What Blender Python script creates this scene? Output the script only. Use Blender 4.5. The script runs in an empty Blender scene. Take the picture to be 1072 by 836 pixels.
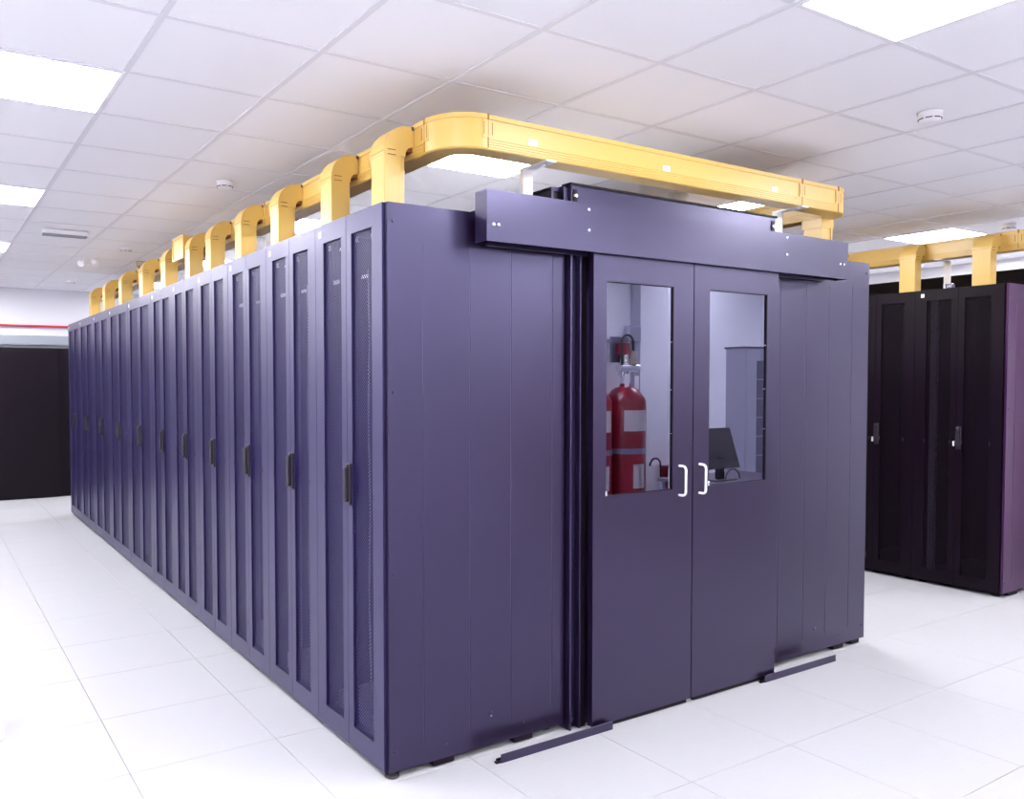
import bpy, bmesh, math, random
from mathutils import Matrix, Vector
random.seed(4)
S = bpy.context.scene
COL = S.collection
PI = math.pi

# ------------------------------------------------------------------ camera
cam_d = bpy.data.cameras.new('camera')
cam = bpy.data.objects.new('camera', cam_d)
COL.objects.link(cam)
F_PX = 860.28
cam_d.sensor_fit = 'HORIZONTAL'
cam_d.sensor_width = 36.0
cam_d.lens = F_PX / 1072 * 36.0
cam_d.shift_x = 90.94 / 1072
cam_d.shift_y = 11.08 / 1072
cam_d.clip_start = 0.05
YAW, PITCH, ROLL = 0.55229, -0.03385, -0.00286
CAM = Vector((-1.4859, -2.6958, 1.5188))
fw = Vector((math.sin(YAW)*math.cos(PITCH), math.cos(YAW)*math.cos(PITCH), math.sin(PITCH)))
r0 = Vector((math.cos(YAW), -math.sin(YAW), 0))
u0 = r0.cross(fw)
rr = r0*math.cos(ROLL) + u0*math.sin(ROLL)
uu = u0*math.cos(ROLL) - r0*math.sin(ROLL)
m = Matrix((rr, uu, -fw)).transposed().to_4x4()
m.translation = CAM
cam.matrix_world = m
S.camera = cam

# ------------------------------------------------------------------ world, light level
w = bpy.data.worlds.new('world'); S.world = w
w.use_nodes = True
w.node_tree.nodes['Background'].inputs[0].default_value = (0.7, 0.72, 0.8, 1)
w.node_tree.nodes['Background'].inputs[1].default_value = 0.2
S.view_settings.view_transform = 'Standard'
S.view_settings.look = 'None'
S.view_settings.exposure = 0.0
S.view_settings.gamma = 1.0
S.view_settings.use_curve_mapping = False
S.cycles.max_bounces = 14
S.cycles.diffuse_bounces = 8
S.cycles.glossy_bounces = 5
S.cycles.transparent_max_bounces = 16
S.cycles.use_denoising = True
S.cycles.caustics_reflective = False
S.cycles.caustics_refractive = False
LAMP = 58.0            # radiance of the ceiling light diffusers
LAMP_COL = (1.0, 0.99, 0.99)

# ------------------------------------------------------------------ materials
MATS = {}
def nodes(mat):
    nt = mat.node_tree
    return nt, nt.nodes, nt.links
def mat(name, col, rough=0.5, metal=0.0, spec=0.5, tint=None, bump=0.0, bscale=200.0, var=0.0, vscale=3.0, coat=0.0, coat_r=0.1, stretch=None):
    if name in MATS: return MATS[name]
    M = bpy.data.materials.new(name); M.use_nodes = True
    nt, N, L = nodes(M)
    b = N['Principled BSDF']
    b.inputs['Base Color'].default_value = (*col, 1)
    b.inputs['Roughness'].default_value = rough
    b.inputs['Metallic'].default_value = metal
    b.inputs['Specular IOR Level'].default_value = spec
    if tint: b.inputs['Specular Tint'].default_value = (*tint, 1)
    b.inputs['Coat Weight'].default_value = coat
    b.inputs['Coat Roughness'].default_value = coat_r
    tc = N.new('ShaderNodeTexCoord')
    src = tc.outputs['Object']
    if stretch:
        mp = N.new('ShaderNodeMapping'); mp.inputs['Scale'].default_value = stretch
        L.new(src, mp.inputs['Vector']); src = mp.outputs['Vector']
    if var:
        n = N.new('ShaderNodeTexNoise'); n.inputs['Scale'].default_value = vscale; n.inputs['Detail'].default_value = 4
        L.new(src, n.inputs['Vector'])
        mx = N.new('ShaderNodeMix'); mx.data_type = 'RGBA'
        mx.inputs[6].default_value = (*[c*(1-var) for c in col], 1)
        mx.inputs[7].default_value = (*[min(1, c*(1+var)) for c in col], 1)
        L.new(n.outputs['Fac'], mx.inputs[0]); L.new(mx.outputs[2], b.inputs['Base Color'])
    if bump:
        n = N.new('ShaderNodeTexNoise'); n.inputs['Scale'].default_value = bscale; n.inputs['Detail'].default_value = 2
        L.new(src, n.inputs['Vector'])
        bp = N.new('ShaderNodeBump'); bp.inputs['Strength'].default_value = bump; bp.inputs['Distance'].default_value = 0.001
        L.new(n.outputs['Fac'], bp.inputs['Height']); L.new(bp.outputs['Normal'], b.inputs['Normal'])
    MATS[name] = M
    return M
def emis(name, col, s):
    M = bpy.data.materials.new(name); M.use_nodes = True
    nt, N, L = nodes(M)
    N.remove(N['Principled BSDF'])
    e = N.new('ShaderNodeEmission'); e.inputs[0].default_value = (*col, 1); e.inputs[1].default_value = s
    L.new(e.outputs[0], N['Material Output'].inputs[0]); MATS[name] = M
    return M
def mth(N, L, op, a, b=None, clamp=False):
    n = N.new('ShaderNodeMath'); n.operation = op; n.use_clamp = clamp
    for i, v in enumerate((a, b)):
        if v is None: continue
        if isinstance(v, (int, float)): n.inputs[i].default_value = v
        else: L.new(v, n.inputs[i])
    return n.outputs[0]
def perforated(name, col, pitch, radius, rough=0.45, tint=None, spec=0.55):
    """sheet steel with staggered round holes (holes are transparent)"""
    M = mat(name, col, rough, tint=tint, spec=spec)
    nt, N, L = nodes(M)
    b = N['Principled BSDF']
    tc = N.new('ShaderNodeTexCoord'); sx = N.new('ShaderNodeSeparateXYZ')
    L.new(tc.outputs['Object'], sx.inputs[0])
    k = 1/(pitch*math.sqrt(2))
    y, z = sx.outputs[1], sx.outputs[2]
    a = mth(N, L, 'MULTIPLY', mth(N, L, 'ADD', y, z), k)
    c = mth(N, L, 'MULTIPLY', mth(N, L, 'SUBTRACT', y, z), k)
    fa = mth(N, L, 'SUBTRACT', mth(N, L, 'FRACT', a), 0.5)
    fc = mth(N, L, 'SUBTRACT', mth(N, L, 'FRACT', c), 0.5)
    d = mth(N, L, 'ADD', mth(N, L, 'MULTIPLY', fa, fa), mth(N, L, 'MULTIPLY', fc, fc))
    hole = mth(N, L, 'LESS_THAN', d, radius*radius)
    tr = N.new('ShaderNodeBsdfTransparent'); mx = N.new('ShaderNodeMixShader')
    L.new(hole, mx.inputs[0]); L.new(b.outputs[0], mx.inputs[1]); L.new(tr.outputs[0], mx.inputs[2])
    L.new(mx.outputs[0], N['Material Output'].inputs[0])
    return M
def glass(name, tintc, refl, rough=0.0):
    """coated pane: part mirror, part tinted see-through"""
    M = bpy.data.materials.new(name); M.use_nodes = True
    nt, N, L = nodes(M)
    N.remove(N['Principled BSDF'])
    tr = N.new('ShaderNodeBsdfTransparent'); tr.inputs[0].default_value = (*tintc, 1)
    gl = N.new('ShaderNodeBsdfGlossy'); gl.inputs['Roughness'].default_value = rough
    gl.inputs[0].default_value = (0.72, 0.73, 1.0, 1)
    fr = N.new('ShaderNodeFresnel'); fr.inputs[0].default_value = 1.5
    f2 = mth(N, L, 'ADD', fr.outputs[0], refl, True)
    mx = N.new('ShaderNodeMixShader')
    L.new(f2, mx.inputs[0]); L.new(tr.outputs[0], mx.inputs[1]); L.new(gl.outputs[0], mx.inputs[2])
    L.new(mx.outputs[0], N['Material Output'].inputs[0]); MATS[name] = M
    return M

TINT = (0.57, 0.55, 1.0)
mat('rack_paint', (0.006, 0.002, 0.010), 0.31, spec=0.95, tint=TINT, bump=0.12, bscale=900)
mat('door_paint', (0.014, 0.010, 0.042), 0.34, spec=0.85, tint=TINT, bump=0.10, bscale=900)
mat('dark_paint', (0.004, 0.001, 0.005), 0.42, spec=0.15, bump=0.1, bscale=900)
mat('purple_cast', (0.030, 0.006, 0.034), 0.32, spec=0.8, tint=(0.85, 0.55, 1.0))  # dark side panel, purple cast put into base colour and specular tint
mat('black_panel', (0.004, 0.0015, 0.005), 0.5, spec=0.12)
mat('seal_black', (0.006, 0.002, 0.006), 0.6, spec=0.15)
mat('inner_dark', (0.02, 0.016, 0.03), 0.6)
mat('rail_steel', (0.30, 0.30, 0.42), 0.35, metal=0.8)
mat('handle_black', (0.014, 0.009, 0.018), 0.4)
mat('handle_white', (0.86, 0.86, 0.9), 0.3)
mat('chrome', (0.85, 0.85, 0.9), 0.15, metal=1.0)
mat('screw', (0.75, 0.76, 0.85), 0.25, metal=1.0)
mat('sticker', (0.85, 0.85, 0.88), 0.6)
mat('duct', (0.62, 0.405, 0.105), 0.34, spec=0.6, var=0.02, vscale=4)
mat('duct_slot', (0.20, 0.075, 0.01), 0.6)
mat('bracket_white', (0.86, 0.86, 0.9), 0.4)
mat('floor_tile', (0.37, 0.37, 0.40), 0.42, spec=0.35, var=0.035, vscale=9, stretch=(1, 7, 1))
mat('floor_base', (0.13, 0.13, 0.17), 0.8)
mat('ceil_tile', (0.86, 0.855, 0.90), 0.9, spec=0.1, var=0.03, vscale=180, bump=0.3, bscale=160)
mat('ceil_bar', (0.72, 0.71, 0.77), 0.35, spec=0.5)
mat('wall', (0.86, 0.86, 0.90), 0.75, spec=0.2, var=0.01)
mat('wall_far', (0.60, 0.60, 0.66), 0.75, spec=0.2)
mat('wall_grey', (0.24, 0.26, 0.31), 0.6)
mat('red_paint', (0.21, 0.006, 0.02), 0.3)
mat('red_pipe', (0.45, 0.015, 0.04), 0.4)
mat('white_plastic', (0.80, 0.79, 0.82), 0.45)
mat('slot_dark', (0.05, 0.04, 0.06), 0.7)
mat('beige_plastic', (0.42, 0.36, 0.30), 0.5)
mat('cabinet_grey', (0.30, 0.30, 0.38), 0.5)
mat('cabinet_dark', (0.09, 0.085, 0.13), 0.5)
mat('desk_top', (0.10, 0.08, 0.12), 0.5)
mat('blank_panel', (0.05, 0.045, 0.08), 0.5)
mat('blank_light', (0.85, 0.85, 0.9), 0.5)
mat('rubber', (0.02, 0.018, 0.02), 0.7)
emis('lamp', LAMP_COL, LAMP)
perforated('perf_door', (0.012, 0.007, 0.050), 0.0105, 0.39, 0.42, TINT)
perforated('perf_dark', (0.007, 0.003, 0.008), 0.0092, 0.40, 0.5, None, 0.12)
M = mat('bounce_sheet', (0.85, 0.86, 0.92), 0.4)
_t = M.node_tree.nodes.new('ShaderNodeBsdfTransparent'); _m = M.node_tree.nodes.new('ShaderNodeMixShader'); _m.inputs[0].default_value = 0.8
M.node_tree.links.new(M.node_tree.nodes['Principled BSDF'].outputs[0], _m.inputs[1]); M.node_tree.links.new(_t.outputs[0], _m.inputs[2])
M.node_tree.links.new(_m.outputs[0], M.node_tree.nodes['Material Output'].inputs[0])
glass('door_glass', (0.66, 0.65, 0.80), 0.27)
MT = MATS

# ------------------------------------------------------------------ mesh helpers
class MB:
    def __init__(self): self.bm = bmesh.new()
    def box(self, x0, x1, y0, y1, z0, z1, bev=0.0, seg=1):
        t = bmesh.new()
        bmesh.ops.create_cube(t, size=1)
        for v in t.verts:
            v.co = ((x0+x1)/2 + v.co.x*(x1-x0), (y0+y1)/2 + v.co.y*(y1-y0), (z0+z1)/2 + v.co.z*(z1-z0))
        if bev: bmesh.ops.bevel(t, geom=list(t.edges), offset=bev, segments=seg, affect='EDGES', profile=0.5)
        self._add(t); return self
    def _add(self, t):
        me = bpy.data.meshes.new('t'); t.to_mesh(me); t.free(); self.bm.from_mesh(me); bpy.data.meshes.remove(me)
    def cyl(self, p0, p1, r, r2=None, n=16):
        p0, p1 = Vector(p0), Vector(p1); d = p1-p0
        t = bmesh.new()
        bmesh.ops.create_cone(t, cap_ends=True, segments=n, radius1=r, radius2=r if r2 is None else r2, depth=d.length)
        q = d.to_track_quat('Z', 'Y').to_matrix().to_4x4()
        bmesh.ops.transform(t, matrix=Matrix.Translation((p0+p1)/2) @ q, verts=t.verts)
        self._add(t); return self
    def tube(self, pts, r, n=10):
        pts = [Vector(p) for p in pts]
        rings = []
        up = Vector((0.31, 0.23, 0.92))
        for i, p in enumerate(pts):
            a = pts[max(i-1, 0)]; b = pts[min(i+1, len(pts)-1)]
            t = (b-a).normalized(); s = t.cross(up).normalized(); u = s.cross(t)
            rings.append([self.bm.verts.new(p + (s*math.cos(k*2*PI/n) + u*math.sin(k*2*PI/n))*r) for k in range(n)])
        for a, b in zip(rings, rings[1:]):
            for k in range(n): self.bm.faces.new((a[k], a[(k+1) % n], b[(k+1) % n], b[k]))
        self.bm.faces.new(rings[0][::-1]); self.bm.faces.new(rings[-1])
        return self
    def prism(self, poly, axis, a, b):
        """polygon in the other two axes, extruded along axis from a to b"""
        def co(p, v):
            c = list(p); c.insert(axis, v); return c
        A = [self.bm.verts.new(co(p, a)) for p in poly]; B = [self.bm.verts.new(co(p, b)) for p in poly]
        n = len(poly)
        self.bm.faces.new(A); self.bm.faces.new(B[::-1])
        for k in range(n): self.bm.faces.new((A[k], B[k], B[(k+1) % n], A[(k+1) % n]))
        return self
    def frame(self, axis, lo, hi, o, i):
        """rectangular ring, thickness along axis; o and i = (u0,u1,v0,v1) outer and inner"""
        def co(p, v):
            c = list(p); c.insert(axis, v); return c
        def ring(q): return [(q[0], q[2]), (q[1], q[2]), (q[1], q[3]), (q[0], q[3])]
        V = [[self.bm.verts.new(co(p, v)) for p in ring(q)] for q in (o, i) for v in (lo, hi)]
        OL, OH, IL, IH = V
        for k in range(4):
            j = (k+1) % 4
            for f in ((OL[k], OL[j], IL[j], IL[k]), (OH[k], IH[k], IH[j], OH[j]), (OL[k], OH[k], OH[j], OL[j]), (IL[k], IL[j], IH[j], IH[k])):
                self.bm.faces.new(f)
        return self
    def lathe(self, prof, c=(0, 0, 0), n=24):
        c = Vector(c); rings = []
        for r, z in prof:
            rings.append([self.bm.verts.new(c + Vector((r*math.cos(k*2*PI/n), r*math.sin(k*2*PI/n), z))) for k in range(n)])
        for a, b in zip(rings, rings[1:]):
            for k in range(n): self.bm.faces.new((a[k], a[(k+1) % n], b[(k+1) % n], b[k]))
        self.bm.faces.new(rings[0][::-1]); self.bm.faces.new(rings[-1])
        return self
    def mesh(self, name, material, smooth=False):
        bmesh.ops.recalc_face_normals(self.bm, faces=self.bm.faces)
        me = bpy.data.meshes.new(name); self.bm.to_mesh(me); self.bm.free()
        me.materials.append(MT[material])
        if smooth:
            me.polygons.foreach_set('use_smooth', [True]*len(me.polygons))
            try: me.set_sharp_from_angle(angle=math.radians(40))
            except Exception: pass
        return me
def link(name, me, parent=None, loc=None, rz=0.0):
    o = bpy.data.objects.new(name, me); COL.objects.link(o)
    if parent is not None: o.parent = parent
    if loc is not None: o.location = loc
    if rz: o.rotation_euler.z = rz
    return o
def obj(name, mb, material, parent=None, loc=None, smooth=False):
    return link(name, mb.mesh(name, material, smooth), parent, loc)
def thing(name, label, cat, loc=(0, 0, 0), group=None, rz=0.0):
    o = bpy.data.objects.new(name, None); COL.objects.link(o)
    o.empty_display_size = 0.1
    o.location = loc; o.rotation_euler.z = rz
    return tag(o, label, cat, group)
def tag(o, label, cat, group=None):
    o['label'] = label; o['category'] = cat
    if group: o['group'] = group
    return o
def struct(o, label, cat):
    o['kind'] = 'structure'; o['label'] = label; o['category'] = cat
    return o

# ------------------------------------------------------------------ room dimensions
GX, GY, T = -0.738, 0.247, 0.6       # ceiling grid origin
ZC = 2.79
I0, I1, J0, J1 = -5, 15, -7, 16
X0, X1, Y0, Y1 = GX+T*I0, GX+T*I1, GY+T*J0, 9.55
LAMPS = {(i, j) for i in (-5, -1, 3, 7, 11) for j in (-7, -3, 1, 5, 9, 13)}
ADDED_LAMPS = (12, 13)           # extra panels off the lamp grid, added to widen the ceiling glow
LAMPS |= {(i, 1) for i in ADDED_LAMPS}

# ------------------------------------------------------------------ floor
fl = struct(obj('floor', MB().box(X0, X1, Y0, Y1, -0.25, -0.012), 'floor_base'), 'pale raised floor of large square tiles', 'floor')
FX, FY = -0.815, -0.012
cells = []
a = math.floor((X0-FX)/T)
for i in range(a, math.ceil((X1-FX)/T)):
    for j in range(math.floor((Y0-FY)/T), math.ceil((Y1-FY)/T)):
        x0, x1 = max(X0, FX+T*i), min(X1, FX+T*(i+1)); y0, y1 = max(Y0, FY+T*j), min(Y1, FY+T*(j+1))
        if x1-x0 < 0.02 or y1-y0 < 0.02: continue
        cells.append((x0, x1, y0, y1))
def rank(c):
    d = Vector(((c[0]+c[1])/2, (c[2]+c[3])/2, 0)) - Vector((CAM.x, CAM.y, 0))
    f2 = Vector((0.62, 0.78, 0))
    ahead = d.normalized().dot(f2)
    return d.length + (0 if ahead > 0.62 else 30)
cells.sort(key=rank)
g = 0.0011
full_tile = MB().box(g-0.3, 0.3-g, g-0.3, 0.3-g, -0.012, 0.0, 0.0008).mesh('floor_tile', 'floor_tile')
def tiles(cells, name, full, material, parent, z0, z1, gap):
    rest = MB(); n = 0
    for c in cells:
        if n < 300:
            if abs(c[1]-c[0]-T) < 1e-4 and abs(c[3]-c[2]-T) < 1e-4:
                link(name, full, parent, ((c[0]+c[1])/2, (c[2]+c[3])/2, 0))
            else:
                cx, cy = (c[0]+c[1])/2, (c[2]+c[3])/2
                obj(name, MB().box(c[0]+gap-cx, c[1]-gap-cx, c[2]+gap-cy, c[3]-gap-cy, z0, z1), material, parent, (cx, cy, 0))
            n += 1
        else: rest.box(c[0]+gap, c[1]-gap, c[2]+gap, c[3]-gap, z0, z1)
    o = obj(name, rest, material, parent); o['kind'] = 'stuff'
tiles(cells, 'floor_tile', full_tile, 'floor_tile', fl, -0.012, 0.0, g)

# ------------------------------------------------------------------ ceiling
ce = struct(obj('ceiling', MB().box(X0, X1, Y0, Y1, ZC+0.06, ZC+0.3), 'wall'), 'white suspended ceiling of square mineral tiles', 'ceiling')
cells = []
for i in range(I0, I1):
    for j in range(J0, J1):
        if (i, j) in LAMPS: continue
        x0, x1, y0, y1 = GX+T*i, GX+T*(i+1), GY+T*j, min(Y1, GY+T*(j+1))
        if y1-y0 < 0.02: continue
        cells.append((x0, x1, y0, y1))
cells.sort(key=rank)
full_ct = MB().box(-0.292, 0.292, -0.292, 0.292, ZC+0.004, ZC+0.016).mesh('ceiling_tile', 'ceil_tile')
tiles(cells, 'ceiling_tile', full_ct, 'ceil_tile', ce, ZC+0.004, ZC+0.016, 0.008)
hb = 0.012
for i in range(I0, I1+1):
    x = GX+T*i
    obj('main_runner', MB().box(max(X0, x-hb), min(X1, x+hb), Y0, Y1, ZC, ZC+0.0035), 'ceil_bar', ce)
for j in range(J0, J1+1):
    y = GY+T*j
    if y > Y1: continue
    obj('cross_runner', MB().box(X0, X1, max(Y0, y-0.0105), min(Y1, y+0.0105), ZC+0.0012, ZC+0.0038), 'ceil_bar', ce)

ORD = ['first', 'second', 'third', 'fourth', 'fifth', 'sixth', 'seventh', 'eighth', 'ninth', 'tenth', 'eleventh']
ROWN = {-5: 'along the left wall', -1: 'over the floor left of the racks', 3: 'over the enclosure aisle', 7: 'over the passage right of the enclosure', 11: 'over the dark racks'}
lf = MB().frame(2, ZC-0.004, ZC+0.012, (-0.299, 0.299, -0.299, 0.299), (-0.284, 0.284, -0.284, 0.284)).mesh('frame', 'white_plastic')
ld = MB().box(-0.284, 0.284, -0.284, 0.284, ZC-0.001, ZC+0.008).mesh('diffuser', 'lamp')
for (i, j) in sorted(LAMPS):
    k = [13, 9, 5, 1, -3, -7].index(j)
    if i in ADDED_LAMPS: lab = 'added square ceiling light, %s in the strip above the dark racks' % {12: 'second', 13: 'third'}[i]
    else: lab = 'square ceiling light %s, %s from the far wall' % (ROWN[i], ORD[k])
    o = thing('ceiling_light', lab, 'ceiling light',
              (GX+T*(i+0.5), GY+T*(j+0.5), 0), 'square ceiling light panels')
    link('frame', lf, o); link('diffuser', ld, o)

# ------------------------------------------------------------------ walls
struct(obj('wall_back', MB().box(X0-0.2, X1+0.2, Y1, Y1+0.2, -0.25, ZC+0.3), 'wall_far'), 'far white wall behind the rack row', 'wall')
struct(obj('wall_front', MB().box(X0-0.2, X1+0.2, Y0-0.2, Y0, -0.25, ZC+0.3), 'wall'), 'white wall facing the enclosure door, mirrored in its panes', 'wall')
struct(obj('wall_left', MB().box(X0-0.2, X0, Y0, Y1, -0.25, ZC+0.3), 'wall'), 'white wall on the left side of the room', 'wall')
struct(obj('wall_right', MB().box(X1, X1+0.2, Y0, Y1, -0.25, ZC+0.3), 'wall'), 'white wall on the right side of the room', 'wall')
# far wall fittings
t = thing('red_pipe', 'thin red pipe running along the far white wall', 'pipe', (0, 9.5, 2.29))
obj('pipe', MB().cyl((X0+0.01, 0, 0), (3.0, 0, 0), 0.014), 'red_pipe', t, smooth=True)
for x in (-2.2, -0.6, 1.4):
    obj('pipe_clip', MB().box(x-0.012, x+0.012, -0.016, 0.049, -0.02, 0.02), 'white_plastic', t)
t = thing('wall_trunking', 'grey horizontal trunking on the far wall above the black cabinet', 'trunking', (0, 0, 0))
obj('trunking_body', MB().box(X0+0.01, 3.0, 9.47, 9.549, 2.03, 2.16, 0.004), 'wall_grey', t)
obj('trunking_lid', MB().box(X0+0.01, 3.0, 9.464, 9.472, 2.045, 2.145, 0.002), 'wall_grey', t)

# ------------------------------------------------------------------ racks
H, Z0 = 2.192, 0.028
DEP = 0.885
CACHE = {}
def cached(key, fn):
    if key not in CACHE: CACHE[key] = fn()
    return CACHE[key]
def door_mesh(wd, near, paint):
    """one leaf, hinge stile .08, meeting stile .045; near leaf has its hinge at low y"""
    lo, hi = (0.083, wd-0.046) if near else (0.046, wd-0.083)
    mb = MB().frame(0, 0.0, 0.022, (0.0012, wd-0.0012, Z0, H), (lo, hi, 0.115, 2.113))
    return mb.mesh('door', paint), lo, hi
def make_rack(x, y, wd, label, group, paint='door_paint', perf='perf_door', rz=0.0, sticker=True, inside=False, body='rack_paint'):
    r = thing('server_rack', label, 'server rack', (x, y, 0), group, rz)
    def bodym():
        b = MB()
        b.box(0.026, DEP, 0.002, 0.020, Z0, H-0.004)
        b.box(0.026, DEP, wd-0.020, wd-0.002, Z0, H-0.004)
        b.box(0.026, DEP, 0.020, wd-0.020, H-0.03, H-0.004)
        b.box(0.026, DEP, 0.020, wd-0.020, Z0, Z0+0.05)
        b.box(DEP-0.01, DEP, 0.020, wd-0.020, Z0+0.05, H-0.03)
        return b.mesh('body', body)
    link('body', cached(('body', wd, body), bodym), r)
    for s, yy in ((0, 0.055), (1, wd-0.055)):
        def railm():
            b = MB()
            b.box(0.10, 0.104, -0.022, 0.022, 0.09, 2.13)
            b.box(0.10, 0.135, -0.022, -0.019, 0.09, 2.13)
            for k in range(0, 44): b.box(0.096, 0.1005, -0.005, 0.005, 0.14+k*0.045, 0.15+k*0.045)
            return b.mesh('mounting_rail', 'rail_steel')
        link('mounting_rail', cached('rail', railm), r, (0, yy + (0.028 if s == 0 else -0.028), 0))
    def basem():
        b = MB()
        b.box(0.07, 0.6, 0.06, wd-0.06, 0.085, 0.165, 0.003)
        b.box(0.05, 0.068, 0.10, 0.22, 0.09, 0.15, 0.002)
        return b.mesh('base_unit', 'rail_steel')
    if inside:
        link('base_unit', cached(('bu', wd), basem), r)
        def cab():
            b = MB()
            for q in range(5):
                yy = 0.115+q*0.03; rx = 0.05+0.016*(q % 3)
                b.tube([(rx, yy+0.006*math.sin(k*0.9+q), 0.17+k*0.1) for k in range(19)], 0.003, 6)
            return b.mesh('cable_bundle', 'cabinet_grey', True)
        link('cable_bundle', cached('cab', cab), r)
        for nm, yy, x0_, zz, sy, sz in (('lamp_glint', 0.175, 0.018, 1.935, 0.024, 0.007), ('lamp_glint', wd-0.17, 0.018, 1.94, 0.026, 0.008), ('top_glint', 0.11, 0.016, 2.085, 0.008, 0.01), ('top_glint', 0.24, 0.016, 2.09, 0.007, 0.012), ('top_glint', wd-0.11, 0.016, 2.09, 0.008, 0.012), ('top_glint', wd-0.22, 0.016, 2.07, 0.01, 0.006)):  # white boxes standing in for lamp glints behind the perforated doors
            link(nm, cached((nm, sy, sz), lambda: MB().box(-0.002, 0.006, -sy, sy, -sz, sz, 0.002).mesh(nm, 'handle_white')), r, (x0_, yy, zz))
    half = wd/2
    for near in (True, False):
        me, lo, hi = cached(('door', half, near, paint), lambda: door_mesh(half, near, paint))
        d = link('door', me, r, (0, 0 if near else half, 0))
        pm = cached(('perf', half, near, perf), lambda: MB().box(0.010, 0.0115, lo, hi, 0.115, 2.113).mesh('perforated_panel', perf))
        link('perforated_panel', pm, d)
        if near:
            def handm():
                y0 = half-0.022
                b = MB()
                b.box(-0.030, -0.006, y0-0.012, y0+0.012, 1.036, 1.176, 0.005, 2)
                b.box(-0.010, 0.0, y0-0.016, y0+0.016, 1.022, 1.190, 0.003)
                b.box(-0.018, -0.004, y0-0.008, y0+0.016, 1.165, 1.188, 0.003)
                return b.mesh('handle', 'handle_black')
            link('handle', cached(('hand', half), handm), d)
        else:
            def lockm():
                b = MB(); b.box(-0.012, 0.0, 0.004, 0.018, 1.044, 1.082, 0.003)
                return b.mesh('lock_cylinder', 'handle_white')
            link('lock_cylinder', cached('lock', lockm), d)
            if sticker:
                def stm(): return MB().box(-0.0012, 0.0002, half-0.062, half-0.040, 2.139, 2.165).mesh('sticker', 'sticker')
                link('sticker', cached(('st', half), stm), d)
        sm = cached('slot', lambda: MB().box(-0.0008, 0.001, -0.0025, 0.0025, 1.06, 1.085).mesh('catch_slot', 'slot_dark'))
        for yy in (lo-0.005, hi+0.005): link('catch_slot', sm, d, (0, yy, 0))
    def footm(): return MB().lathe([(0.028, 0.0), (0.03, 0.004), (0.028, 0.009), (0.012, 0.012), (0.012, Z0+0.002)]).mesh('foot', 'rubber', True)
    for fx in (0.07, DEP-0.06):
        for fy in (0.05, wd-0.05): link('foot', cached('foot', footm), r, (fx, fy, 0))
    return r

# side panel with pressed folds; lies in the plane y=0 facing -y
def side_panel(parent, xs, xa, xb, y, paint, mirror=False):
    """xs positions of the pressed fold lines"""
    cols = [(xa, 0.0)]
    for x in xs:
        cols += [(x-0.0028, 0.0), (x-0.0004, 0.0016), (x+0.0028, 0.0)] if not mirror else [(x-0.0035, 0.0), (x+0.0010, 0.0024), (x+0.0030, 0.0)]
    cols += [(xb, 0.0)]
    rows = [(Z0+0.002, 0), (0.112, 0), (0.118, 1), (2.046, 1), (2.052, 0), (H, 0)]
    bm = bmesh.new(); V = []
    for z, fct in rows: V.append([bm.verts.new((x, y+o*fct, z)) for x, o in cols])
    for a, b in zip(V, V[1:]):
        for k in range(len(cols)-1): bm.faces.new((a[k], a[k+1], b[k+1], b[k]))
    yb = y+0.016
    B = [bm.verts.new((x, yb, z)) for x, z in ((xa, rows[0][0]), (xb, rows[0][0]), (xb, H), (xa, H))]
    bm.faces.new((B[0], B[3], B[2], B[1]))
    bm.faces.new(V[0][::-1] + [B[0], B[1]]); bm.faces.new(V[-1] + [B[2], B[3]])
    bm.faces.new([r[0] for r in V] + [B[3], B[0]]); bm.faces.new(([r[-1] for r in V] + [B[2], B[1]])[::-1])
    mb = MB(); mb.bm.free(); mb.bm = bm
    return obj('side_panel', mb, paint, parent)
def bolt(parent, x, y, z, r=0.006, material='slot_dark', name='bolt', dirn=-1, d=0.003):
    def bm_(): return MB().cyl((0, 0, 0), (0, -d, 0), r, r*0.8, 12).mesh(name, material)
    return link(name, cached(('bolt', r, material, d, name), bm_), parent, (x, y, z))

YB = [0.02, 0.625, 1.222, 1.82, 2.417, 3.012, 3.61, 4.405, 5.20, 6.0, 6.785, 7.575]
for k in range(11):
    wd = round(YB[k+1]-YB[k], 3)
    if k == 0: wd = 0.605
    elif k < 6: wd = 0.597
    else: wd = 0.793
    size = 'narrow' if k < 6 else 'wide'
    lab = '%s rack with perforated double doors, %s from the near corner of the long row' % (size, ORD[k])
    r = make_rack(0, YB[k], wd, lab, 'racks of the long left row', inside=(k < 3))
    if k == 0:
        rack1 = r
        sp = side_panel(r, [0.166, 0.386, 0.591, 0.812], 0.012, DEP-0.006, -0.02, 'rack_paint')
        for z in (2.122, 1.48, 0.785, 0.106): bolt(sp, 0.037, -0.0205, z, 0.0075, 'rack_paint')
        bolt(sp, 0.487, -0.0205, 0.158, 0.012, 'rack_paint', 'latch', d=0.004)
        bolt(sp, 0.487, -0.0245, 0.152, 0.004, 'rail_steel', 'latch_screw', d=0.002)
        for x in (0.27, 0.66): bolt(sp, x, -0.0205, 0.085, 0.005, 'slot_dark')
        for x in (0.26, 0.66):
            obj('base_bracket', MB().box(x-0.05, x+0.05, -0.018, 0.04, 0.006, 0.032, 0.002), 'seal_black', r)
        for z in (0.27, 1.10, 1.93):
            obj('hinge', MB().cyl((0.03, -0.012, z-0.03), (0.03, -0.012, z+0.03), 0.005, n=8), 'screw', r)
        obj('foot', MB().lathe([(0.026, 0.0), (0.030, 0.004), (0.028, 0.010), (0.014, 0.014), (0.014, Z0+0.01)]), 'rubber', r, (0.04, 0.012, 0), smooth=True)

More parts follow.
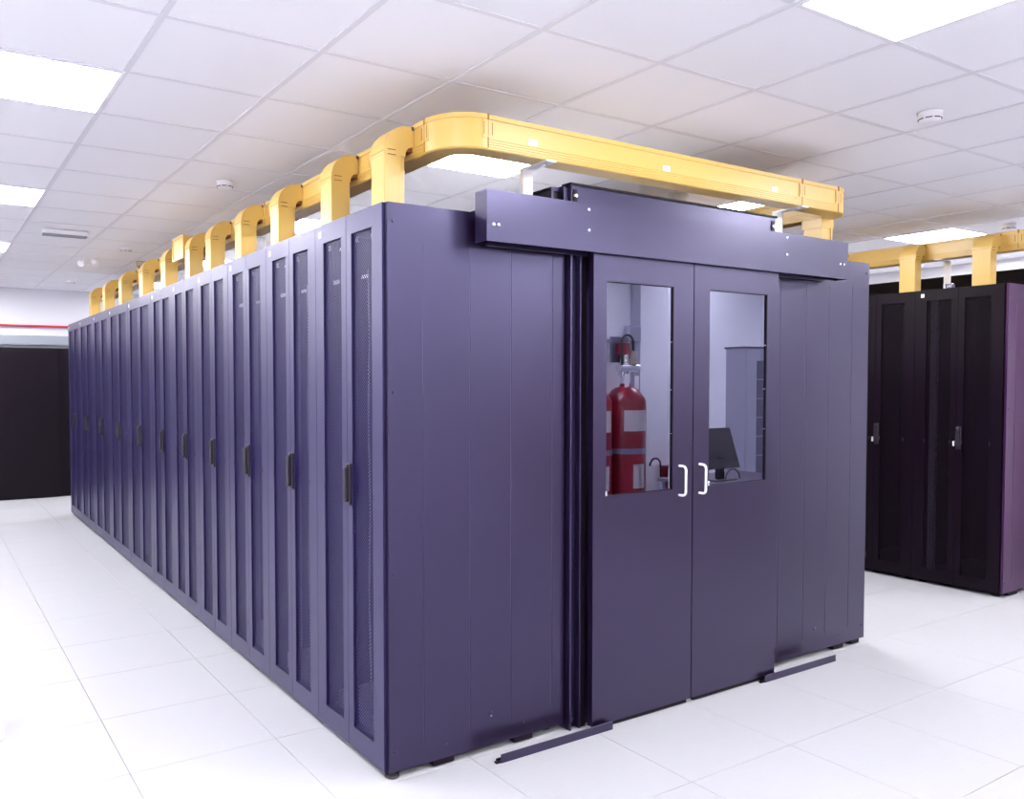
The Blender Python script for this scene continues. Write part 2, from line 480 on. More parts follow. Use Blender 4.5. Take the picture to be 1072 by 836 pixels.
# right-hand row of the enclosure: inner face towards the aisle carries blanking panels
XR = 3.172
def make_right_rack(y, wd, label, k):
    r = thing('server_rack', label, 'server rack', (XR, y, 0), 'racks of the right row of the enclosure')
    b = MB()
    b.box(-DEP+0.07, -0.01, 0.002, 0.02, Z0, H-0.004); b.box(-DEP+0.07, -0.01, wd-0.02, wd-0.002, Z0, H-0.004)
    b.box(-DEP+0.07, -0.01, 0.02, wd-0.02, H-0.03, H-0.004); b.box(-DEP+0.07, -0.01, 0.02, wd-0.02, Z0, Z0+0.05)
    b.box(-0.03, -0.01, 0.02, wd-0.02, Z0+0.05, H-0.03)
    obj('body', b, 'rack_paint', r)
    for yy in (0.04, wd-0.04):
        obj('mounting_rail', MB().box(-DEP+0.065, -DEP+0.09, yy-0.02, yy+0.02, Z0+0.05, H-0.03), 'rail_steel', r)
    pm = cached(('blank', wd), lambda: MB().box(-DEP+0.060, -DEP+0.068, 0.062, wd-0.062, 0.0, 0.0425, 0.001).mesh('blanking_panel', 'blank_panel'))
    em = cached(('edge', wd), lambda: MB().box(-DEP+0.057, -DEP+0.061, 0.062, wd-0.062, 0.0355, 0.0415).mesh('panel_lip', 'blank_light'))
    tm = cached('tagm', lambda: MB().box(-DEP+0.0585, -DEP+0.0605, 0.036, 0.056, 0.016, 0.030).mesh('position_tag', 'blank_light'))
    for q in range(46):
        p = link('blanking_panel', pm, r, (0, 0, 0.09+q*0.0445))
        link('panel_lip', em, p); link('position_tag', tm, p)
    def footm(): return MB().lathe([(0.028, 0.0), (0.03, 0.004), (0.028, 0.009), (0.012, 0.012), (0.012, Z0+0.002)]).mesh('foot', 'rubber', True)
    for fx in (-0.06, -DEP+0.11):
        for fy in (0.05, wd-0.05): link('foot', cached('foot', footm), r, (fx, fy, 0))
    return r
LR = ['rack with folded grey side panel forming the right end of the enclosure', 'second rack of the right row, seen through the enclosure door glass',
      'third rack of the right row, deep inside the enclosure aisle', 'fourth rack of the right row, deepest seen through the door glass']
for k in range(4):
    r = make_right_rack(0.02+0.6*k, 0.597, LR[k], k)
    if k == 0:
        sp = side_panel(r, [-0.812+0.0, -0.591, -0.386, -0.166], -DEP+0.006, -0.002, -0.02, 'rack_paint', True)
        for z in (2.134, 0.106): bolt(sp, -0.028, -0.0205, z, 0.0075, 'rack_paint')
        bolt(sp, -0.48, -0.0205, 0.155, 0.012, 'rack_paint', 'latch', d=0.004)
        bolt(sp, -0.25, -0.0205, 0.085, 0.005, 'slot_dark')
        obj('base_bracket', MB().box(-0.30, -0.20, -0.018, 0.04, 0.006, 0.032, 0.002), 'seal_black', r)
        obj('base_bracket', MB().box(-0.12, -0.045, -0.018, 0.04, 0.006, 0.032, 0.002), 'seal_black', r)

# ------------------------------------------------------------------ enclosure door: frame, track housing, two leaves, floor guides
df = thing('door_frame', 'dark steel door frame and roof edge of the enclosure behind the track', 'door frame', (0, 0, 0))
def jamb(sx, cx):
    X = lambda v: cx + sx*v
    def bx(a, b, *r): return (min(X(a), X(b)), max(X(a), X(b)), *r)
    j = obj('jamb', MB().box(*bx(0.0, 0.010, -0.030, 0.06, 0.004, H), 0.002).box(*bx(0.010, 0.150, 0.0, 0.02, 0.004, H)), 'rack_paint', df)
    obj('seal_strip', MB().box(*bx(0.055, 0.064, -0.030, 0.0, 0.004, H), 0.002), 'rack_paint', j)
    obj('seal_strip', MB().box(*bx(0.066, 0.100, -0.022, 0.0, 0.004, H), 0.003), 'seal_black', j)
    for q, v in enumerate((0.022, 0.030, 0.042)):
        obj('screw', MB().cyl((X(v), 0.0, 0.03+0.004*q), (X(v), -0.006, 0.03+0.004*q), 0.005, n=10), 'screw', j)
jamb(1, 0.888); jamb(-1, 2.284)
hp = obj('header_panel', MB().box(0.915, 2.311, 0.0, 0.02, 2.16, 2.362, 0.001), 'rack_paint', df)
obj('top_lip', MB().box(0.905, 2.320, -0.006, 0.05, 2.362, 2.372, 0.001), 'dark_paint', hp)
obj('inner_header', MB().box(0.89, 2.284, 0.02, 0.06, 2.06, 2.36), 'rack_paint', df)
for x in (0.935, 2.285):
    c = obj('corner_clip', MB().box(x-0.012, x+0.012, -0.004, 0.0, 2.29, 2.345, 0.001), 'dark_paint', hp)
    obj('bolt', MB().cyl((x, -0.004, 2.317), (x, -0.012, 2.317), 0.011, 0.009, 6), 'screw', hp)
for s, xa, xb in ((1, 0.845, 0.905), (-1, 2.267, 2.327)):
    rl = obj('roof_rail', MB().box(xa, xb, 0.05, 7.2, H, 2.357, 0.001), 'dark_paint', df)
    obj('rail_flange', MB().box(xa-0.012, xb+0.012, 0.05, 7.2, 2.346, 2.352), 'dark_paint', rl)
    for k in range(7):
        obj('rail_slot', MB().box(xa-0.001, xb+0.001, 0.12+0.07*k, 0.16+0.07*k, 2.27, 2.32), 'seal_black', rl)
for k in range(12):  # unseen translucent roof, added to bounce lamp light onto the ceiling
    obj('bounce_roof_panel', MB().box(0.906, 2.266, 0.062+0.595*k, 0.652+0.595*k, 2.318, 2.324), 'bounce_sheet', df)
obj('rail_end_plate', MB().frame(1, 0.046, 0.050, (0.845, 0.905, H, 2.357), (0.855, 0.895, 2.215, 2.34)), 'rack_paint', df)

tk = thing('track_housing', 'long grey steel box beam over the enclosure door with bright bolts', 'door track', (0, 0, 0))
BX0, BX1, BY0, BY1, BZ0, BZ1 = 0.389, 2.779, -0.11, -0.032, 2.064, 2.262
b = MB()
b.box(BX0, BX1, BY0, BY0+0.003, BZ0, BZ1); b.box(BX0, BX1, BY0+0.003, BY1, BZ1-0.003, BZ1)
b.box(BX0, BX0+0.003, BY0+0.003, BY1, BZ0, BZ1-0.003); b.box(BX1-0.003, BX1, BY0+0.003, BY1, BZ0, BZ1-0.003)
obj('beam_cover', b, 'rack_paint', tk)
obj('inner_rail', MB().box(BX0+0.05, BX1-0.12, -0.048, -0.034, BZ0-0.008, BZ0+0.06, 0.001), 'rack_paint', tk)
obj('back_plate', MB().box(BX0+0.004, BX1-0.004, -0.034, -0.030, BZ0+0.004, BZ1-0.004), 'rack_paint', tk)
for x in (0.60, 1.58, 2.55): obj('mounting_bracket', MB().box(x-0.03, x+0.03, -0.030, -0.005, 2.10, 2.18), 'dark_paint', tk)
obj('cover_seam', MB().box(BX0-0.0008, BX0+0.001, -0.095, -0.05, BZ1-0.018, BZ1-0.0155), 'slot_dark', tk)
for x, z in ((0.422, 2.129), (0.446, 2.130), (0.914, 2.238), (0.915, 2.152), (2.249, 2.240), (2.250, 2.156), (2.708, 2.141), (2.742, 2.142)):
    obj('bolt', MB().lathe([(0.0075, 0), (0.0072, 0.002), (0.005, 0.004)], n=12), 'screw', tk, (x, BY0, z)).rotation_euler.x = PI/2

def leaf(x0, x1, wx0, wx1, hx, label):
    d = thing('sliding_door', label, 'door', (0, 0, 0), 'sliding door leaves of the enclosure')
    YF, YK = -0.085, -0.055
    lf_ = obj('door_panel', MB().frame(1, YF, YK, (x0, x1, 0.024, 2.075), (wx0, wx1, 1.022, 1.951)), 'rack_paint', d)
    obj('window_gasket', MB().frame(1, YF+0.003, YK-0.002, (wx0+0.0002, wx1-0.0002, 1.0222, 1.9508), (wx0+0.003, wx1-0.003, 1.025, 1.948)), 'seal_black', d)
    obj('window_pane', MB().box(wx0+0.002, wx1-0.002, -0.076, -0.072, 1.024, 1.949), 'door_glass', d)
    z0, z1, yo, rr_ = 0.994, 1.129, -0.124, 0.018
    pts = [(hx, YF, z1)]
    for k in range(6):
        a = k/5*PI/2; pts.append((hx, yo+rr_-rr_*math.sin(a), z1-rr_+rr_*math.cos(a)))
    for k in range(6):
        a = k/5*PI/2; pts.append((hx, yo+rr_-rr_*math.cos(a), z0+rr_-rr_*math.sin(a)))
    pts.append((hx, YF, z0))
    obj('handle', MB().tube(pts, 0.0056, 12), 'handle_white', d, smooth=True)
    obj('corner_screw', MB().box(wx0-0.004, wx0+0.008, YF-0.003, YF+0.001, 1.022, 1.045, 0.002), 'screw', d)
    for z in (1.28, 1.48, 1.70): obj('gasket_pin', MB().cyl((wx1-0.003, YF+0.006, z), (wx1-0.006, YF+0.006, z), 0.003, n=8), 'screw', d)
    obj('bottom_seal', MB().box(x0+0.02, x1-0.02, -0.078, -0.064, 0.006, 0.026), 'seal_black', d)
    return d
leaf(0.967, 1.5915, 1.043, 1.459, 1.503, 'left sliding door leaf with glass pane, beside the dark jamb')
leaf(1.5975, 2.222, 1.706, 2.134, 1.640, 'right sliding door leaf with glass pane, beside the folded right panel')

for xa, xb, lab in ((0.461, 1.069, 'low black floor guide rail left of the door, jutting past the jamb'), (2.116, 2.722, 'low black floor guide rail at the right foot of the door')):
    gd = thing('floor_guide', lab, 'guide rail', (0, 0, 0), 'floor guides of the sliding doors')
    obj('guide_plate', MB().box(xa, xb, -0.108, -0.103, 0.0, 0.036, 0.001), 'rack_paint', gd)
    obj('guide_base', MB().box(xa-0.02, xb-0.02, -0.103, -0.088, 0.0, 0.008), 'dark_paint', gd)
    obj('guide_channel', MB().box(xa-0.012, xb-0.02, -0.092, -0.088, 0.008, 0.016), 'dark_paint', gd)

# ------------------------------------------------------------------ yellow cable ducts
DW, DH = 0.112, 0.140
DZ = 2.450
def half_profile():
    p = [(0.006, 0.0), (DW/2-0.010, 0.0), (DW/2-0.004, 0.005)]
    z = 0.010
    for k in range(4):
        p += [(DW/2-0.004, z), (DW/2-0.001, z+0.002), (DW/2-0.001, z+0.007), (DW/2-0.004, z+0.008)]; z += 0.010
    p += [(DW/2-0.004, 0.119), (DW/2, 0.121), (DW/2, 0.138), (DW/2-0.003, DH)]
    return p
HP = half_profile()
PROFILE = HP + [(-u, z) for u, z in HP[::-1]]           # closed loop in (u, z)
SMOOTHP = [(0.006, 0.0), (DW/2-0.008, 0.0), (DW/2-0.001, 0.006), (DW/2-0.001, 0.119), (DW/2+0.002, 0.121), (DW/2+0.002, 0.139), (DW/2-0.003, DH+0.001)]
SMOOTHP = SMOOTHP + [(-u, z) for u, z in SMOOTHP[::-1]]
def sweep(path, prof, z0):
    """path: list of (x, y, nx, ny) with outward normal n"""
    mb = MB(); rings = []
    for x, y, nx, ny in path:
        rings.append([mb.bm.verts.new((x+nx*u, y+ny*u, z0+z)) for u, z in prof])
    n = len(prof)
    for a, b in zip(rings, rings[1:]):
        for k in range(n): mb.bm.faces.new((a[k], a[(k+1) % n], b[(k+1) % n], b[k]))
    mb.bm.faces.new(rings[0]); mb.bm.faces.new(rings[-1][::-1])
    return mb
def straight(parent, p0, p1, nrm):
    return obj('duct_section', sweep([(*p0, *nrm), (*p1, *nrm)], PROFILE, DZ), 'duct', parent)
def coupler(parent, p, nrm, dirv):
    """joint plate with slots on both sides of a joint at p"""
    def bx(mb, u0, u1, a0, a1, z0, z1):
        c = [(p[0]+nrm[0]*u+dirv[0]*s, p[1]+nrm[1]*u+dirv[1]*s) for u in (u0, u1) for s in (a0, a1)]
        xs, ys = [q[0] for q in c], [q[1] for q in c]
        mb.box(min(xs), max(xs), min(ys), max(ys), DZ+z0, DZ+z1)
    mb = MB(); bx(mb, -DW/2-0.0015, -DW/2+0.006, -0.026, 0.026, 0.046, 0.116)
    obj('coupler', mb, 'duct', parent)
    mb = MB(); bx(mb, DW/2-0.006, DW/2+0.0015, -0.026, 0.026, 0.046, 0.116)
    c = obj('coupler', mb, 'duct', parent)
    for s in (-0.020, 0.020):
        mb = MB(); bx(mb, DW/2+0.001, DW/2+0.0022, s-0.0016, s+0.0016, 0.058, 0.108); obj('joint_slot', mb, 'duct_slot', c)
    mb = MB(); bx(mb, DW/2, DW/2+0.002, -0.001, 0.001, 0.006, 0.118)
    obj('joint_slot', mb, 'duct_slot', c)
    mb = MB(); bx(mb, DW/2-0.004, DW/2+0.003, -0.004, 0.004, 0.120, 0.142)
    obj('joint_clip', mb, 'duct_slot', c)
def bend(parent, cx, cy, R, a0, a1, n=20):
    path = []
    rc = R-DW/2
    for k in range(n+1):
        a = a0+(a1-a0)*k/n
        path.append((cx+rc*math.cos(a), cy+rc*math.sin(a), math.cos(a), math.sin(a)))
    return obj('corner_bend', sweep(path, SMOOTHP, DZ), 'duct', parent, smooth=True)
def elbow_pts(xo, zt, zb, thick, reach):
    """side outline of an elbow: rises at xo, rolls over towards +x"""
    R = 0.112; r2 = 0.016
    pts = [(xo, zb)]
    for k in range(11):
        a = PI - k/10*PI/2
        pts.append((xo+R+R*math.cos(a), zt-R+R*math.sin(a)))
    pts += [(xo+reach, zt), (xo+reach, zt-0.082)]
    for k in range(5):
        a = PI/2 + k/4*PI/2
        pts.append((xo+thick+r2+0.02+(r2+0.02)*math.cos(a), zt-0.118+(r2+0.02)*math.sin(a)))
    pts += [(xo+thick, zb)]
    return pts
def drop(parent, x, y0, y1, zbase):
    """spout leaving the duct's outer side and turning down to the rack top (faces -x)"""
    TH, ZT, ZB = 0.102, 2.578, 2.452
    d = obj('drop_spout', MB().prism(elbow_pts(x, ZT, ZB, TH, 0.142), 1, y0, y1), 'duct', parent, smooth=True)
    obj('drop_tube', MB().box(x+0.002, x+TH-0.018, y0+0.002, y1-0.002, zbase, ZB+0.012, 0.003).box(x+TH-0.019, x+TH-0.001, y0+0.007, y1-0.007, zbase, ZB+0.012, 0.002), 'duct', d)
    obj('spout_rib', MB().prism([(p[0], p[1]) for p in rib_pts(x, ZT)], 1, y0-0.003, y0+0.0005), 'duct', d)
    for zz in (2.474, 2.454): obj('latch_bar', MB().box(x+0.018, x+0.055, y0-0.0025, y0+0.001, zz-0.0015, zz+0.0015), 'duct_slot', d)
    obj('spout_clip', MB().box(x+0.132, x+0.146, y0-0.004, y0+0.004, ZT-0.013, ZT+0.001), 'slot_dark', d)
    obj('spout_throat', MB().box(x+0.112, x+0.143, y0+0.01, y1-0.01, ZT-0.100, ZT-0.081), 'duct_slot', d)
    obj('seam', MB().box(x-0.0008, x+0.001, y0, y1, 2.4655, 2.4675), 'duct_slot', d)
def rib_pts(x, ZT):
    R0, R1 = 0.112, 0.106
    out = [(x+0.112+R0*math.cos(PI-k/10*PI/2), ZT-0.112+R0*math.sin(PI-k/10*PI/2)) for k in range(11)]
    inn = [(x+0.112+R1*math.cos(PI-k/10*PI/2), ZT-0.112+R1*math.sin(PI-k/10*PI/2)) for k in range(11)]
    return out + inn[::-1]

cd = thing('cable_duct', 'yellow cable duct rounding the enclosure top with spouts down to each rack', 'cable duct', (0, 0, 0))
TX = 0.29                     # outer face of the left run
RX = 3.045                    # outer face of the right run
RB = 0.185
JOINTS = [RB, 2.0, 3.95, 5.9, 7.3]
for a, b in zip(JOINTS, JOINTS[1:]):
    straight(cd, (TX+DW/2, a), (TX+DW/2, b), (-1, 0))
for y in JOINTS[:-1]: coupler(cd, (TX+DW/2, y), (-1, 0), (0, 1))
bend(cd, TX+RB, RB, RB, -PI/2, -PI)
FJ = [TX+RB, 2.534, RX-RB]
for a, b in zip(FJ, FJ[1:]): straight(cd, (a, DW/2), (b, DW/2), (0, -1))
for x in FJ: coupler(cd, (x, DW/2), (0, -1), (1, 0))
bend(cd, RX-RB, RB, RB, -PI/2, 0)
RJ = [RB, 2.4, 4.8, 7.3]
for a, b in zip(RJ, RJ[1:]): straight(cd, (RX-DW/2, a), (RX-DW/2, b), (1, 0))
coupler(cd, (RX-DW/2, 2.4), (1, 0), (0, 1))
DY = [(0.274, 0.391), (0.781, 0.903), (1.437, 1.555), (2.027, 2.141), (2.619, 2.735), (3.106, 3.225), (3.777, 3.915), (4.525, 4.66), (5.372, 5.505), (6.181, 6.315), (6.97, 7.105)]
for y0, y1 in DY: drop(cd, 0.15, y0, y1, H-0.003)
bo = obj('branch_box', MB().box(0.15, 0.30, 3.245, 3.53, 2.42, 2.578, 0.004), 'duct', cd)
obj('box_rim', MB().frame(0, 0.144, 0.151, (3.24, 3.535, 2.415, 2.583), (3.255, 3.52, 2.43, 2.568)), 'duct', bo)
# downspout under the right run
ds = obj('down_spout', MB().box(2.940, 3.038, 0.148, 0.262, H-0.003, 2.452, 0.003), 'duct', cd)
obj('spout_collar', MB().frame(2, 2.40, 2.452, (2.934, 3.044, 0.142, 0.268), (2.941, 3.037, 0.149, 0.261)), 'duct', ds)
obj('spout_rib', MB().box(3.020, 3.032, 0.140, 0.149, H-0.003, 2.42, 0.002), 'duct', ds)
for x in (0.705, 1.501, 2.301):
    obj('sticker', MB().box(x-0.022, x+0.022, -0.0008+0.0, 0.006, 2.497, 2.522), 'sticker', cd)
for x in (0.80, 2.556):
    b = MB().box(x-0.027, x+0.027, 0.150, 0.154, H-0.002, DZ)
    b.box(x-0.027, x-0.023, 0.154, 0.176, H-0.002, DZ)
    br = obj('support_bracket', b, 'bracket_white', cd)
    br['label'] = 'white angle bracket'
    obj('arm', MB().box(x-0.027, x+0.027, -0.006, 0.154, DZ-0.006, DZ+0.0005), 'bracket_white', br)
    obj('arm_bolt', MB().cyl((x, 0.04, DZ-0.006), (x, 0.04, DZ-0.014), 0.008, n=8), 'screw', br)
    obj('foot_plate', MB().box(x-0.035, x+0.035, 0.150, 0.215, H-0.003, H+0.003), 'bracket_white', br)
for y in (2.36, 4.30):
    br = obj('support_bracket', MB().box(0.425, 0.429, y-0.02, y+0.02, H-0.004, DZ), 'bracket_white', cd)
    br['label'] = 'white angle bracket'
    obj('arm', MB().box(0.285, 0.429, y-0.02, y+0.02, DZ-0.005, DZ+0.0005), 'bracket_white', br)
    obj('foot_plate', MB().box(0.425, 0.49, y-0.03, y+0.03, H-0.004, H+0.002), 'bracket_white', br)

# ------------------------------------------------------------------ dark racks at the right
QX = 4.914
LQ = ['dark rack with purple side panel, at the right edge of the picture', 'dark rack second from the right edge, beside the purple-sided one',
      'dark rack third in the right background row, mostly behind the enclosure', 'dark rack fourth in the right background row, hidden behind the enclosure']
for k in range(4):
    r = make_rack(QX, 0.054+0.597*k, 0.597, LQ[k], 'dark racks at the right', 'dark_paint', 'perf_dark', inside=False, body='dark_paint')
    if k == 0:
        sp = side_panel(r, [0.13, 0.36, 0.58, 0.81], 0.012, DEP-0.006, -0.02, 'purple_cast')
        for z in (2.10, 1.32, 0.10): bolt(sp, 0.04, -0.0205, z, 0.0075, 'rack_paint')
        obj('base_bracket', MB().box(0.10, 0.24, -0.016, 0.05, 0.004, 0.03, 0.002), 'seal_black', r)
cb = thing('cable_duct', 'yellow cable duct above the dark racks at the right', 'cable duct', (0, 0, 0))
bx_ = QX+0.29
straight(cb, (bx_+DW/2, -0.6), (bx_+DW/2, 0.02), (-1, 0)); straight(cb, (bx_+DW/2, 0.02), (bx_+DW/2, 2.6), (-1, 0))
coupler(cb, (bx_+DW/2, 0.10), (-1, 0), (0, 1))
for y0, y1 in ((0.212, 0.338), (0.737, 0.860), (1.36, 1.48)): drop(cb, QX+0.15, y0, y1, H-0.003)
br = obj('support_bracket', MB().box(QX+0.428, QX+0.432, 0.615, 0.665, H-0.004, DZ), 'bracket_white', cb)
br['label'] = 'white angle bracket'
obj('arm', MB().box(QX+0.28, QX+0.432, 0.615, 0.665, DZ-0.006, DZ+0.0005), 'bracket_white', br)
obj('clamp', MB().box(QX+0.33, QX+0.428, 0.60, 0.62, H-0.004, H+0.07, 0.002).cyl((QX+0.36, 0.60, H+0.05), (QX+0.36, 0.56, H+0.05), 0.022, n=10), 'rail_steel', br)
bp = thing('partition_panel', 'tall black partition rising behind the dark racks at the right', 'partition', (0, 0, 0))
for k in range(5):
    obj('panel', MB().box(5.93, 5.97, -0.35+1.0*k, 0.647+1.0*k, 0.02, 2.40, 0.002), 'black_panel', bp)
obj('base_rail', MB().box(5.92, 5.98, -0.35, 4.65, 0.0, 0.02), 'black_panel', bp)

# ------------------------------------------------------------------ black cabinet on the far wall
bc = thing('black_cabinet', 'wide black flat-fronted cabinet against the far wall at left', 'cabinet', (0, 0, 0))
obj('carcass', MB().box(-3.05, 0.9, 9.232, 9.455, 0.03, 1.985), 'black_panel', bc)
for xa, xb in ((-3.05, -1.92), (-1.915, -0.905), (-0.90, 0.112)):
    p = obj('front_panel', MB().box(xa, xb, 9.205, 9.232, 0.012, 1.985, 0.002), 'black_panel', bc)
    for z in (0.4, 1.72): obj('panel_lock', MB().cyl((xb-0.035, 9.205, z), (xb-0.035, 9.199, z), 0.012, n=10), 'seal_black', p)
obj('plinth', MB().box(-3.0, 0.9, 9.26, 9.45, 0.0, 0.03), 'seal_black', bc)

# ------------------------------------------------------------------ ceiling fittings
def detector(x, y, label):
    t = thing('smoke_detector', label, 'smoke detector', (x, y, ZC), 'smoke detectors on the ceiling')
    obj('base', MB().lathe([(0.052, 0.0), (0.054, -0.006), (0.050, -0.012)]), 'white_plastic', t, smooth=True)
    h = obj('head', MB().lathe([(0.049, -0.011), (0.050, -0.026), (0.046, -0.038), (0.036, -0.046), (0.010, -0.048)]), 'white_plastic', t, smooth=True)
    b = MB()
    for k in range(8):
        a0 = k*PI/4+0.08
        pts = [(0.0482*math.cos(a0+q*0.12), 0.0482*math.sin(a0+q*0.12), -0.034) for q in range(6)]
        b.tube(pts, 0.0028, 6)
    obj('vent_slot', b, 'slot_dark', h)
detector(2.62, -0.60, 'white smoke detector on the ceiling at upper right, nearest the viewer')
detector(0.19, 2.43, 'white smoke detector above the left rack row, near the round spouts')
detector(0.20, 5.38, 'small white smoke detector far back above the left rack row')
detector(0.15, 8.30, 'farthest white smoke detector, by the far wall')
detector(6.11, 0.55, 'white smoke detector above the dark racks at the right')
def dome(x, y, label, m1, m2, s=1.0):
    t = thing('ceiling_sensor', label, 'sensor', (x, y, ZC))
    obj('mount', MB().lathe([(0.055*s, 0.0), (0.055*s, -0.012*s), (0.050*s, -0.045*s), (0.035*s, -0.055*s)]), m1, t, smooth=True)
    obj('lens', MB().lathe([(0.026*s, -0.05*s), (0.030*s, -0.066*s), (0.020*s, -0.085*s), (0.006*s, -0.09*s)]), m2, t, smooth=True)
dome(0.53, 6.25, 'small dark-lensed dome sensor far back on the ceiling', 'beige_plastic', 'slot_dark')
dome(2.95, 1.20, 'beige ceiling sensor peeking over the door header', 'beige_plastic', 'slot_dark', 1.1)
el = thing('emergency_lamp', 'long slim white emergency lamp on the ceiling at far left', 'lamp', (-0.42, 4.76, ZC))
obj('housing', MB().box(-0.18, 0.18, -0.045, 0.045, -0.035, -0.0, 0.006, 2), 'white_plastic', el)
obj('lens_cover', MB().box(-0.172, 0.172, -0.036, 0.036, -0.050, -0.035, 0.005, 2), 'wall_grey', el)
sl = thing('twin_spotlight', 'small white twin spotlight on the ceiling far back', 'spotlight', (0.0, 6.22, ZC))
obj('base', MB().box(-0.05, 0.05, -0.03, 0.03, -0.02, 0.0, 0.004), 'white_plastic', sl)
for s in (-1, 1): obj('spot_head', MB().cyl((s*0.045, 0, -0.03), (s*0.075, -0.04, -0.075), 0.02, 0.034, 14), 'white_plastic', sl, smooth=True)

# low white box at the left edge
wb = thing('white_box', 'low white two-part box on the floor at the left edge', 'box', (-1.36, 1.32, 0))
obj('lower_half', MB().box(-0.155, 0.155, -0.13, 0.13, 0.0, 0.073, 0.003), 'white_plastic', wb)
obj('upper_half', MB().box(-0.155, 0.155, -0.13, 0.13, 0.077, 0.150, 0.003), 'white_plastic', wb)

# ------------------------------------------------------------------ things by the front wall, mirrored in the door panes
def gas_cylinder(x, label):
    t = thing('gas_cylinder', label, 'gas cylinder', (x, -3.70, 0), 'red gas cylinders by the front wall')
    R = 0.215
    obj('tank', MB().lathe([(0.17, 0.0), (R, 0.04), (R, 1.31), (R-0.012, 1.345), (R-0.07, 1.425), (R-0.10, 1.45), (0.06, 1.47), (0.05, 1.52)], n=32), 'red_paint', t, smooth=True)
    v = obj('valve', MB().cyl((0, 0, 1.50), (0, 0, 1.62), 0.055).cyl((-0.13, 0.03, 1.66), (0.15, 0.03, 1.66), 0.045).cyl((-0.02, 0, 1.58), (-0.02, 0, 1.80), 0.065, 0.05), 'chrome', t, smooth=True)
    obj('gauge', MB().cyl((0.075, 0.03, 1.70), (0.075, 0.03, 1.84), 0.045), 'beige_plastic', v, smooth=True)
    obj('tag', MB().box(-0.075, -0.01, 0.065, 0.068, 1.42, 1.60), 'sticker', v)
    obj('tag', MB().box(0.06, 0.12, 0.075, 0.078, 1.44, 1.58), 'sticker', v)
    obj('actuator', MB().cyl((-0.02, 0, 1.80), (-0.02, 0, 1.92), 0.07, 0.06), 'red_paint', v, smooth=True)
    obj('guard', MB().box(-0.14, 0.10, -0.09, -0.06, 1.72, 1.99, 0.004), 'cabinet_dark', v)
    obj('valve_cap', MB().cyl((0.12, 0, 1.64), (0.17, 0, 1.64), 0.028), 'red_paint', v, smooth=True)
    hs = [(-0.10+0.0, 0.05, 1.66)] + [(-0.02-0.085*math.cos(k*PI/8), 0.05, 1.92+0.085*math.sin(k*PI/8)) for k in range(9)] + [(0.07, 0.05, 1.70)]
    obj('hose', MB().tube(hs, 0.012, 8), 'rubber', t, smooth=True)
    def patch(a0, a1, z0, z1, name):
        bm = bmesh.new(); n = 10
        A = [bm.verts.new(((R+0.001)*math.cos(a0+(a1-a0)*k/n), (R+0.001)*math.sin(a0+(a1-a0)*k/n), z0)) for k in range(n+1)]
        B = [bm.verts.new((v_.co.x, v_.co.y, z1)) for v_ in A]
        for k in range(n): bm.faces.new((A[k], A[k+1], B[k+1], B[k]))
        bmesh.ops.solidify(bm, geom=list(bm.faces), thickness=0.001)
        mb = MB(); mb.bm.free(); mb.bm = bm
        obj(name, mb, 'sticker', t)
    D = math.radians
    patch(D(138), D(62), 1.01, 1.225, 'paper_label'); patch(D(112), D(72), 0.42, 0.67, 'paper_label')
    obj('strap', MB().lathe([(R, 0.775), (R+0.004, 0.775), (R+0.004, 0.83), (R, 0.83)], n=32), 'rail_steel', t)
    obj('strap_bracket', MB().box(R-0.02, R+0.055, -0.03, 0.03, 0.785, 0.82, 0.002).box(R+0.03, R+0.045, -0.23, 0.0, 0.79, 0.815), 'cabinet_dark', t)
gas_cylinder(4.83, 'red gas cylinder with white label, mirrored whole in the left door pane')
gas_cylinder(4.34, 'red gas cylinder cut by the left edge of the left door pane')
pc = thing('wall_conduit', 'grey vertical conduit on the front wall behind the red cylinders', 'conduit', (5.21, Y0, 0))
obj('conduit', MB().box(-0.055, 0.055, 0.0, 0.05, 0.0, ZC-0.01, 0.004), 'cabinet_grey', pc)
obj('junction_box', MB().box(-0.19, -0.02, 0.05, 0.13, 1.95, 2.12, 0.006), 'cabinet_grey', pc)
obj('manifold', MB().box(-0.8, -0.19, 0.05, 0.09, 1.93, 1.97, 0.004), 'cabinet_grey', pc)
ho = thing('floor_hose', 'black looped hose on the floor beside the red cylinders', 'hose', (5.20, -3.62, 0))
obj('loop', MB().tube([(-0.08, 0, 0.62)] + [(0.0+0.08*math.cos(PI-k*PI/10), 0, 0.62+0.08*math.sin(PI-k*PI/10)) for k in range(1, 10)] + [(0.085, 0, 0.5), (0.09, 0, 0.25), (0.095, 0.02, 0.012), (0.2, 0.05, 0.012)], 0.011, 8), 'rubber', ho, smooth=True)
rb_ = thing('red_case', 'small red box on the floor by the front wall', 'box', (5.66, -3.78, 0))
obj('case', MB().box(-0.09, 0.12, -0.1, 0.1, 0.0, 0.55, 0.008), 'red_paint', rb_)
obj('lid', MB().box(-0.095, 0.125, -0.105, 0.105, 0.55, 0.58, 0.006), 'red_paint', rb_)
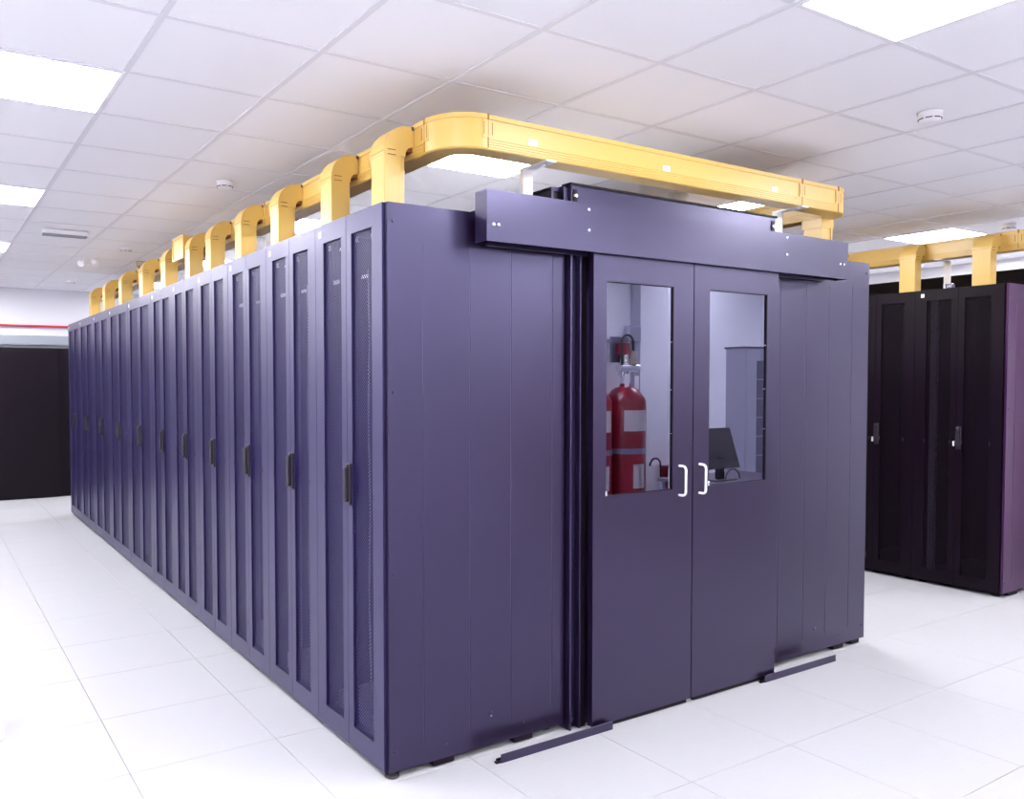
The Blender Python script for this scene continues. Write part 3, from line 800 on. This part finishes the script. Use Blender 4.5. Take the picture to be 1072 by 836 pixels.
gc = thing('steel_cabinet', 'grey steel cabinet with dark drawers, mirrored in the right door pane', 'cabinet', (5.30, -2.57, 0))
obj('carcass', MB().box(0, 0.95, -0.24, -0.012, 0.03, 1.835, 0.003), 'cabinet_grey', gc)
obj('top', MB().box(-0.012, 0.96, -0.25, 0.0, 1.835, 1.855, 0.002), 'cabinet_dark', gc)
obj('door', MB().box(0.006, 0.155, -0.012, 0.0, 0.05, 1.825, 0.002), 'cabinet_grey', gc)
for k in range(9):
    dr = obj('drawer', MB().box(0.165, 0.94, -0.012, 0.0, 0.06+0.185*k, 0.238+0.185*k, 0.003), 'cabinet_dark', gc)
    obj('knob', MB().box(0.26, 0.36, 0.0, 0.014, 0.14+0.185*k, 0.156+0.185*k, 0.003), 'cabinet_grey', dr)
obj('plinth', MB().box(0.02, 0.93, -0.22, -0.03, 0.0, 0.03), 'cabinet_dark', gc)
dk = thing('desk', 'dark desk by the front wall, mirrored at the foot of the right pane', 'desk', (4.35, -2.05, 0))
obj('desk_top', MB().box(-0.45, 0.62, -0.35, 0.32, 0.665, 0.695, 0.003), 'desk_top', dk)
for sx in (-0.42, 0.59):
    for sy in (-0.32, 0.29): obj('leg', MB().box(sx-0.02, sx+0.02, sy-0.02, sy+0.02, 0, 0.665, 0.002), 'cabinet_grey', dk)
mo = thing('monitor', 'black tilted monitor on the dark desk, mirrored in the right pane', 'monitor', (4.19, -2.0, 0.695))
sc = MB().prism([(0.03, 0.10), (0.055, 0.10), (-0.055, 0.43), (-0.08, 0.43)], 0, -0.24, 0.21)
obj('screen', sc, 'handle_black', mo)
obj('stand', MB().prism([(0.0, 0.0), (0.03, 0.0), (0.03, 0.2), (0.0, 0.2)], 0, -0.04, 0.04), 'handle_black', mo)
obj('base', MB().box(-0.13, 0.13, -0.06, 0.09, 0.0, 0.012, 0.003), 'handle_black', mo)
obj('cable', MB().tube([(0.12+0.09*math.cos(k*PI/10), 0.05, 0.006+0.085*math.sin(k*PI/10)) for k in range(11)], 0.006, 6), 'rubber', mo, smooth=True)
